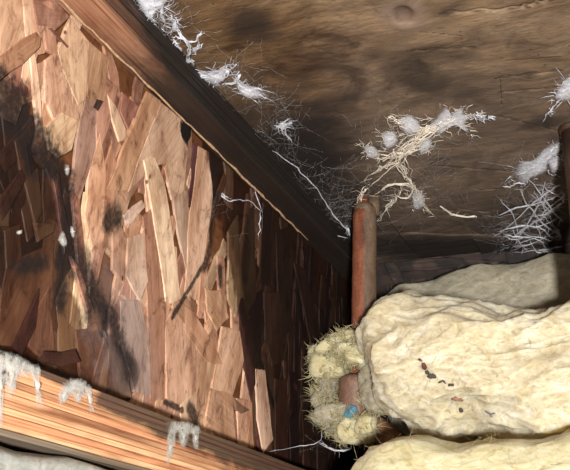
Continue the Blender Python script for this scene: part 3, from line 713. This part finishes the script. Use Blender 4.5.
# ------------------------------------------------------------------ rusty post at the right
q = at(577, 128, 2, ZP)
rp = empty('rusty_pipe', (q.x, q.y, .0), 'dark rusty steel pipe standing behind the bulging insulation batt', 'pipe')
M_RUST = copper_material('rusty_steel', (.028, .015, .01), (.06, .032, .02), (.1, .052, .03), .1); M_GRN = copper_material('green_patina', (.06, .07, .05), (.12, .15, .11), (.2, .2, .15), .05)
zg = at(570, 240, 1, q.y).z
ring_tube('pipe_body', [(q.x, q.y, zg), (q.x-.001, q.y, ZP)], [.0112, .0118], M_RUST, rp)
ring_tube('green_sleeve', [(q.x+.001, q.y, .05), (q.x, q.y, zg+.001)], [.0112, .0108], M_GRN, rp)
ring_tube('ceiling_flange', [(q.x-.001, q.y, ZP-.0045), (q.x-.001, q.y, ZP-.002), (q.x-.001, q.y, ZP)], [.0125, .0135, .0140], M_RUST, rp)

# ------------------------------------------------------------------ cobwebs and fungal threads
def webpts(pp, ax=2, base=ZP, sgn=-1):
    return [at(p[0], p[1], ax, base + sgn*(p[2] if len(p) > 2 else .003)) for p in pp]
def smooth_path(P, k=4):
    out = []
    for i in range(len(P)-1):
        a = P[max(i-1, 0)]; b = P[i]; c = P[i+1]; d = P[min(i+2, len(P)-1)]
        for j in range(k):
            t = j/k
            out.append(.5*((2*b) + (c-a)*t + (2*a-5*b+4*c-d)*t*t + (3*b-a-3*c+d)*t**3))
    out.append(P[-1]); return out
def cobweb(label, strands, patches=(), fine=(), ax=2, base=ZP, sgn=-1, mat=None, group='cobwebs', seed=1, name='cobweb', nbr=5, brl=.012, cat='cobweb', tangle=1, thick=1.25):
    """strands: (points px, thickness px); patches: outlines px; fine: (x0,y0,x1,y1,count) boxes of silk"""
    rn = random.Random(seed); mat = mat or M_WEB
    first = (strands[0][0][0] if strands else patches[0][0]); root = empty(name, at(first[0], first[1], ax, base), label, cat, group)
    br = Acc()
    for pts, th in strands:
        P = smooth_path(webpts(pts, ax, base, sgn)); n = len(P); r0 = th*.00075/2
        r0 *= thick; R = [r0*(.55 + .9*rn.random())*(1 - .75*abs(2*i/(n-1)-1)**3) for i in range(n)]
        P = [p + Vector((rn.gauss(0, .0006), rn.gauss(0, .0006), rn.gauss(0, .0003))) for p in P]
        A = Acc(); nb = max(1, int(th*2.2)) if th >= 1.8 and mat is not M_MOULD else 1
        if nb == 1: A.tube(P, R, 5)
        for b_ in range(nb if nb > 1 else 0):
            i0 = rn.randint(0, max(0, n//3)); i1 = rn.randint(min(n-1, 2*n//3), n-1); o1 = Vector((rn.gauss(0, 1), rn.gauss(0, 1), rn.gauss(0, .5)))*r0*.8
            Q = []
            for i in range(i0, i1+1):
                o1 = o1*.8 + Vector((rn.gauss(0, 1), rn.gauss(0, 1), rn.gauss(0, .5)))*r0*.5; q_ = P[i] + o1
                if ax == 2: q_.z = min(q_.z, ZP-.0004)
                Q.append(q_)
            k_ = rn.uniform(.25, .5)*min(r0, .0012)
            A.tube(Q, [k_*(.6 + .8*rn.random()) for _ in Q], 4)
        A.build('strand', mat, root)
        for k in range(nbr):
            q = rn.choice(P).copy(); d = Vector((rn.gauss(0, 1), rn.gauss(0, 1), rn.gauss(0, 1))); d[ax] *= .3; d.normalize(); L = brl*rn.uniform(.3, 1.3); pp = []
            for j in range(5):
                pp.append(q.copy()); q = q + d*L/4; d = (d + Vector((rn.gauss(0, .5), rn.gauss(0, .5), rn.gauss(0, .2)))).normalized()
                if ax == 2: q.z = min(q.z, ZP-.0004)
            rr = min(.0003, max(.00013, r0*.3)); br.tube(pp, [rr, rr*.8, rr*.6, rr*.4, rr*.2], 3)
    for out in patches:
        P = webpts(out, ax, base, sgn); n = len(P); c = sum(P, Vector())/n; P = [c + (p_-c)*1.3 for p_ in P]; V = [c.copy()]; nrm = Vector((0, 0, 0)); nrm[ax] = 1
        rings = 5; Fc = []; seg = n*4; O = smooth_path(P + [P[0]], 4)[:-1]; seg = len(O)
        rag = [rn.uniform(.85, 1.05) for i in range(seg)]
        V = []
        for s_ in (1, -1):
            for r in range(1, rings+1):
                for i in range(seg):
                    tt = r/rings; p = c + (O[i]-c)*tt*(1 + (rag[i]-1)*tt*tt)
                    h = (.0014 if tangle else .0005)*(1-tt*tt)**.5*(1 + .9*noise.noise(p*260)) + .0001
                    V.append(p + nrm*(h*s_))
        V += [c + nrm*.0022, c - nrm*.0022]; ct, cb = len(V)-2, len(V)-1
        for s_ in (0, 1):
            b = s_*rings*seg
            for r in range(rings-1):
                for i in range(seg):
                    j = (i+1) % seg; Fc.append((b+r*seg+i, b+r*seg+j, b+(r+1)*seg+j, b+(r+1)*seg+i))
            for i in range(seg): Fc.append(((ct if s_ == 0 else cb), b+i, b+(i+1) % seg))
        e0 = (rings-1)*seg; e1 = rings*seg + e0
        for i in range(seg): Fc.append((e0+i, e0+(i+1) % seg, e1+(i+1) % seg, e1+i))
        o = mk('clump', V, Fc, M_MOULDC if mat is M_MOULD else M_WEBC, root, True); fix_normals(o)
        fa = [1 - (r/rings)**2 for _ in (0, 1) for r in range(1, rings+1) for i in range(seg)] + [1, 1]
        o.data.attributes.new('fade', 'FLOAT', 'POINT').data.foreach_set('value', fa)
        cc = [c + (O[i]-c)*f_ for i in range(seg) for f_ in (.2, .5, .8, .97)]
        for k in range(int(tangle*.45*min(130, 25 + seg*2))):            # tangled silk in and around the clump
            q = rn.choice(cc).copy(); d = Vector((rn.gauss(0, 1), rn.gauss(0, 1), rn.gauss(0, 1))); d[ax] *= .3; d.normalize(); L = rn.uniform(.004, .012); pp = []
            for j in range(6):
                pp.append(q.copy()); q = q + d*L/5; e = Vector((rn.gauss(0, .6), rn.gauss(0, .6), rn.gauss(0, .25))); d = (d + e).normalized()
                if ax == 2: q.z = min(q.z, ZP-.0004)
            rr = rn.uniform(.00012, .0003); br.tube(pp, [rr*.5, rr, rr, rr*.9, rr*.6, rr*.2], 3)
        for i in range(0, seg if tangle else 0, 3):                  # hairs at the rim of the clump
            p = O[i]; d = (p-c).normalized() + Vector((rn.gauss(0, .5), rn.gauss(0, .5), rn.gauss(0, .2))); L = rn.uniform(.002, .009)
            br.tube([p - d*.001, p + d*L*.5, p + d*L + Vector((0, 0, -L*.1))], [.0005, .0003, .0001], 3)
    if br.v: o = br.build('branching_threads', mat, root); o['kind'] = 'stuff'
    if fine:
        A = Acc()
        for (x0, y0, x1, y1, cnt, drop, r) in fine:
            for k in range(int(cnt*.6)):
                a = (rn.uniform(x0, x1), rn.uniform(y0, y1)); ang = rn.uniform(0, math.pi*2); L = rn.uniform(6, 34)
                b = (a[0] + math.cos(ang)*L, a[1] + math.sin(ang)*L)
                p = at(*a, ax, base + sgn*rn.uniform(.0005, drop)); q = at(*b, ax, base + sgn*rn.uniform(.0005, drop)); m = p.lerp(q, .5) + Vector((rn.gauss(0, .001), rn.gauss(0, .001), -rn.uniform(0, .002)))
                A.tube([p, p.lerp(m, .5) + Vector((rn.gauss(0, .001), rn.gauss(0, .001), -.0004)), m, m.lerp(q, .5) + Vector((rn.gauss(0, .001), rn.gauss(0, .001), 0)), q], r*.5*rn.uniform(.6, 1.3), 3)
        o = A.build('silk', M_HAZE, root); o['kind'] = 'stuff'
    return root

# big mass of threads above the pipe
cobweb('large cream and white mass of webbing spreading over the plywood above the copper pipe', [
    ([(367, 184, .004), (378, 172, .006), (395, 160, .007), (410, 146, .008), (428, 132, .006), (446, 124, .005), (462, 118, .003)], 6),
    ([(380, 158, .004), (396, 154, .006), (412, 150, .007), (420, 138, .006)], 4.5),
    ([(388, 118, .003), (404, 124, .004), (424, 130, .005), (446, 122, .004)], 3),
    ([(398, 150, .005), (402, 166, .006), (408, 180, .006)], 4),
    ([(374, 196, .006), (388, 186, .007), (404, 184, .006), (418, 192, .005), (424, 204, .004)], 2),
    ([(376, 222, .010), (384, 210, .008), (394, 200, .006), (400, 188, .005)], 2.2),
    ([(366, 186, .004), (362, 196, .008), (358, 206, .012)], 2.5),
    ([(410, 180, .005), (420, 196, .005), (428, 210, .004), (436, 218, .003)], 2),
    ([(440, 206, .003), (456, 216, .003), (478, 216, .003)], 1.6),
    ([(404, 176, .005), (414, 186, .006), (408, 198, .006), (396, 196, .006)], 1.4),
    ], [[(428, 128, .005), (438, 116, .004), (447, 108, .003), (448, 117, .004), (462, 108, .003), (464, 115, .003), (474, 115, .002), (465, 122, .003), (469, 133, .003), (458, 124, .004), (446, 128, .005), (438, 134, .005)],
        [(400, 118, .004), (412, 116, .004), (420, 126, .005), (414, 134, .005), (402, 130, .004)],
        [(382, 134, .003), (393, 132, .003), (397, 142, .004), (386, 147, .004)],
        [(364, 146, .003), (374, 147, .003), (378, 155, .003), (368, 157, .003)],
        [(418, 140, .005), (430, 138, .005), (430, 148, .005), (420, 152, .005)],
        [(412, 194, .004), (422, 192, .004), (424, 206, .004), (414, 208, .004)]],
    [(355, 120, 440, 225, 260, .008, .00018), (400, 120, 470, 200, 110, .006, .00014)], mat=M_MYC, seed=3, nbr=13, brl=.012, thick=2.1, tangle=1.6)
# whiter bits in the mass
cobweb('small bright white web flecks on plywood beside the large webbing mass', [([(476, 114), (480, 117), (482, 122)], 5), ([(489, 117), (494, 119)], 4)], [], [], seed=5, nbr=2, brl=.003)
# lattice at the right
rl = random.Random(77); LAT = []
for k in range(18):
    x, y = rl.uniform(500, 545), rl.uniform(182, 246); a_ = rl.choice((-.6, -.45, .7, .9, .2)) + rl.gauss(0, .2); L_ = rl.uniform(18, 50); dr = rl.uniform(.003, .012)
    LAT.append(([(min(563, x + math.cos(a_)*L_*t_), max(172, min(252, y + math.sin(a_)*L_*t_ + rl.gauss(0, 2.5))), dr + .003*t_) for t_ in (0, .33, .66, 1)], rl.uniform(.9, 1.7)))
cobweb('lattice of white branching threads hanging beside the dark rusty pipe', [
    ([(500, 246, .006), (515, 236, .008), (535, 222, .010), (560, 208, .012)], 1.8), ([(492, 238, .006), (512, 224, .008), (530, 206, .010), (556, 186, .010)], 1.5),
    ([(505, 248, .006), (530, 244, .010), (560, 230, .012)], 1.8), ([(520, 190, .006), (528, 206, .008), (544, 224, .010), (560, 236, .012)], 1.6),
    ([(545, 182, .006), (540, 200, .008), (528, 224, .010), (514, 246, .010)], 1.6), ([(556, 196, .008), (538, 204, .008), (516, 208, .006), (498, 216, .004)], 1.5),
    ([(558, 218, .010), (540, 226, .010), (520, 226, .008), (496, 232, .006)], 1.5), ([(500, 200, .004), (512, 214, .006), (520, 236, .008)], 1.3),
    ([(530, 180, .005), (548, 204, .009), (562, 222, .012)], 1.4), ([(520, 252, .01), (544, 250, .012), (562, 246, .012)], 2),
    ([(518, 174, .004), (532, 168, .005), (548, 156, .005), (556, 146, .004)], 4)] + LAT,
    [[(516, 174, .004), (520, 164, .004), (534, 160, .005), (546, 148, .004), (559, 143, .003), (560, 150, .004), (550, 160, .005), (544, 172, .006), (530, 178, .006), (524, 184, .005)],
     [(548, 160, .005), (558, 156, .005), (560, 166, .006), (552, 172, .006)]],
    [(495, 165, 560, 250, 200, .012, .00016), (490, 210, 562, 256, 160, .012, .00016)], seed=8, nbr=9, brl=.014)
cobweb('white web scrap with a trailing tail on plywood above the rusty pipe', [([(562, 97, .003), (556, 104, .003), (548, 113, .003), (542, 122, .002)], 1.4), ([(550, 109), (553, 113)], 4)],
       [[(557, 92), (562, 84), (568, 78), (580, 74), (578, 92), (570, 98), (562, 100), (555, 97)]], [], seed=9, nbr=2, brl=.003)
# along the flange
cobweb('dense white web sheet filling the top corner between flange and plywood', [([(146, 4), (150, 16), (152, 26)], 3), ([(160, 0), (163, 14), (164, 30)], 2), ([(138, 8), (148, 18), (160, 34)], 2)],
       [[(134, -6, .003), (165, -6, .003), (164, 6, .003), (157, 10, .004), (150, 20, .005), (143, 12, .004)]], [(136, 0, 166, 34, 150, .006, .00022)], seed=12, nbr=10, brl=.01)
cobweb('forked white web twig rising from the flange edge onto plywood', [([(173, 12, .002), (175, 24, .004), (181, 36, .006), (188, 44, .007), (189, 56, .007), (188, 68, .005), (188, 78, .003)], 2.6), ([(186, 40, .006), (194, 42, .004), (200, 34, .003), (202, 32, .002)], 1.6),
        ([(199, 36, .003), (198, 48, .003), (194, 52, .003), (200, 54, .003)], 2.4), ([(189, 60, .006), (192, 62, .005)], 4), ([(172, 36, .003), (180, 38, .004), (184, 40, .005)], 1.4), ([(172, 41, .002), (176, 46, .002), (181, 51, .002)], 3.6), ([(158, 29, .002), (162, 32, .002)], 3.6)],
       [[(173, 20, .003), (176, 22, .004), (177, 28, .004), (172, 30, .003)]], [(168, 20, 205, 80, 50, .006, .00014)], seed=13, nbr=5, brl=.007)
cobweb('ragged white web strip along the joist flange, spreading into plywood', [([(190, 72, .004), (202, 75, .005), (214, 78, .005), (222, 76, .004), (232, 64, .003)], 3.4), ([(224, 84, .004), (234, 82, .004), (237, 72, .003)], 2.6), ([(236, 82, .004), (242, 90, .004), (252, 94, .004), (264, 98, .003)], 3.4),
        ([(226, 68, .003), (224, 76, .003), (216, 84, .004)], 2.4), ([(248, 92), (258, 88), (262, 92)], 1.6)],
       [[(194, 70, .004), (206, 72, .005), (220, 70, .005), (226, 66, .003), (224, 78, .004), (216, 84, .004), (204, 80, .004)], [(236, 78, .003), (240, 84, .003), (256, 88, .003), (262, 96, .003), (250, 98, .003), (240, 92, .003)]],
       [(188, 62, 270, 104, 130, .005, .00016), (255, 96, 300, 150, 90, .005, .00014)], seed=14, nbr=8, brl=.009)
cobweb('small starry white web knot on plywood near the flange', [([(276, 128), (284, 125), (292, 124)], 2.6), ([(288, 118), (284, 126), (288, 140)], 1.4), ([(284, 132), (292, 142)], 1.2)], [[(278, 126), (284, 122), (287, 126), (282, 129)]], [(268, 105, 305, 155, 60, .004, .00014)], seed=15, nbr=6, brl=.008)
cobweb('long thin web line slanting along the flange to the copper pipe', [([(272, 150, .002), (296, 168, .003), (316, 188, .005), (328, 206, .007), (340, 222, .010), (349, 234, .014)], 1.5), ([(346, 226, .010), (349, 236, .014)], 2.6), ([(306, 238, .02), (322, 236, .02), (336, 236, .018), (348, 238, .016)], .9)],
       [], [(290, 165, 350, 232, 240, .010, .00014), (330, 190, 352, 240, 80, .012, .00014)], seed=16, nbr=5, brl=.01)
cobweb('thin web thread with bright knots strung across the dark web board', [([(222, 193, .002), (228, 201, .003), (240, 200, .006), (252, 202, .006), (261, 212, .004)], 1.1), ([(261, 212, .004), (260, 224, .003), (258, 236, .002)], 1.), ([(223, 194, .002), (226, 198, .002)], 2.4), ([(254, 190, .002), (262, 212, .004)], .8)],
       [], [(218, 190, 265, 240, 12, .004, .00012)], ax=0, base=0., sgn=1, seed=17, nbr=2, brl=.006)
q0 = at(280, 452, 0, .0); 
cobweb('sagging white thread from the web board to the lower insulation', [([(270, 452, .004), (300, 446, .012), (318, 443, .03), (322, 430, .03)], .9), ([(318, 442, .03), (332, 449, .045), (345, 450, .055), (358, 446, .062)], 2.2)], [], [(318, 438, 356, 452, 14, .04, .00014)], ax=0, base=0., sgn=1, seed=18, nbr=3, brl=.006)

# mould films on the lower flange
def mould(label, outs, drips, seed):
    cobweb(label, drips, outs, [], ax=0, base=FB+.0006, sgn=1, mat=M_MOULD, group='mould tufts', seed=seed, name='mould_tuft', nbr=4, brl=.004, cat='mould', tangle=0, thick=.8)
def drip(x0, y0, x1, y1, w_): return [(x0-w_, y0, .001), (x0+w_, y0, .001), (x0+w_*.9, (y0+y1)/2, .001), (x1+w_*.5, y1, .001), (x1-w_*.5, y1, .001), (x1-w_*.9, (y0+y1)/2, .001)]
mould('widest white mould veil draped over the bottom joist edge', [[(-8, 349, .001), (10, 353, .001), (26, 360, .001), (38, 368, .001), (34, 378, .001), (20, 376, .001), (8, 380, .001), (-8, 374, .001)], drip(34, 366, 40, 404, 6), drip(12, 358, 10, 394, 7), drip(-1, 355, 0, 424, 5)], [], 21)
mould('white mould tuft shaped like a cap on the bottom joist edge', [[(64, 383, .001), (74, 378, .001), (86, 382, .001), (92, 392, .001), (84, 397, .001), (72, 396, .001), (62, 396, .001)], drip(66, 386, 62, 404, 4), drip(88, 388, 92, 412, 4), drip(78, 386, 78, 402, 5)], [], 22)
mould('yellowish mould tuft with drips at the black-stained joist edge', [[(168, 423, .001), (182, 421, .001), (198, 426, .001), (199, 434, .001), (184, 433, .001), (170, 432, .001)], drip(173, 425, 168, 464, 2.5), drip(184, 426, 183, 446, 5), drip(195, 427, 196, 448, 4)], [], 23)
cobweb('white mould flecks on the web board at the edge of the rotten patch', [], [[(65, 164), (69, 166), (68, 176), (65, 172)], [(58, 240), (63, 231), (67, 244), (63, 246)], [(17, 231), (22, 230), (21, 234), (17, 234)], [(71, 226), (74, 229), (74, 238), (71, 234)]], [], ax=0, base=.0006, sgn=1, mat=M_MOULD, group='mould tufts', seed=31, name='mould_fleck', cat='mould', tangle=0)
# ------------------------------------------------------------------ debris on the insulation
dep = bpy.context.evaluated_depsgraph_get()
from mathutils.bvhtree import BVHTree
bv = BVHTree.FromPolygons([Vector(x) for x in mv.tolist()], [tuple(p.vertices) for p in mb_.data.polygons])
def crumb(label, cat, segs, col, seed):
    """a crumb made of little bent sticks lying on the batt"""
    rn = random.Random(seed); A = Acc()
    for pts, th in segs:
        P = []
        for (x, y) in pts:
            h = bv.ray_cast(CAM, ray(x, y).normalized())[0]
            if h is None: h = at(x, y, 1, .68)
            P.append(h - ray(x, y).normalized()*.0006)
        P = smooth_path(P, 3); n = len(P); A.tube(P, [th*.00029*(.6 + .8*rn.random())*(1 - .5*abs(2*i/(n-1)-1)**2) for i in range(n)], 6)
    o = A.build('debris_crumb', col, None); tag(o, label, cat, 'debris on the insulation'); return o
M_DB1 = plain('rust_brown_debris', (.13, .04, .02, 1)); M_DB2 = plain('black_debris', (.06, .045, .03, 1)); M_DB3 = plain('red_brown_debris', (.3, .15, .1, 1)); M_DB4 = plain('grey_debris', (.16, .15, .14, 1))
crumb('rust brown crumb at the upper end of the debris trail', 'debris', [([(418, 359), (422, 361)], 3), ([(423, 363), (425, 369)], 7)], M_DB1, 1)
crumb('black curled crumb lying below the rust brown crumb', 'debris', [([(426, 371), (430, 375), (436, 377)], 6), ([(427, 376), (432, 378)], 4)], M_DB2, 2)
crumb('thin black twig bit in the middle of the debris trail', 'debris', [([(438, 383), (443, 381), (446, 384)], 3), ([(448, 385), (454, 385)], 5)], M_DB2, 3)
crumb('reddish flake further down the debris trail', 'debris', [([(452, 399), (457, 399), (462, 400)], 7)], M_DB3, 4)
crumb('small black speck below the reddish flake', 'debris', [([(460, 408), (462, 412)], 5)], M_DB2, 5)
crumb('grey forked twig bit at the debris trail end', 'debris', [([(485, 411), (490, 414), (495, 413)], 2.5), ([(489, 413), (492, 417)], 2.5)], M_DB4, 6)
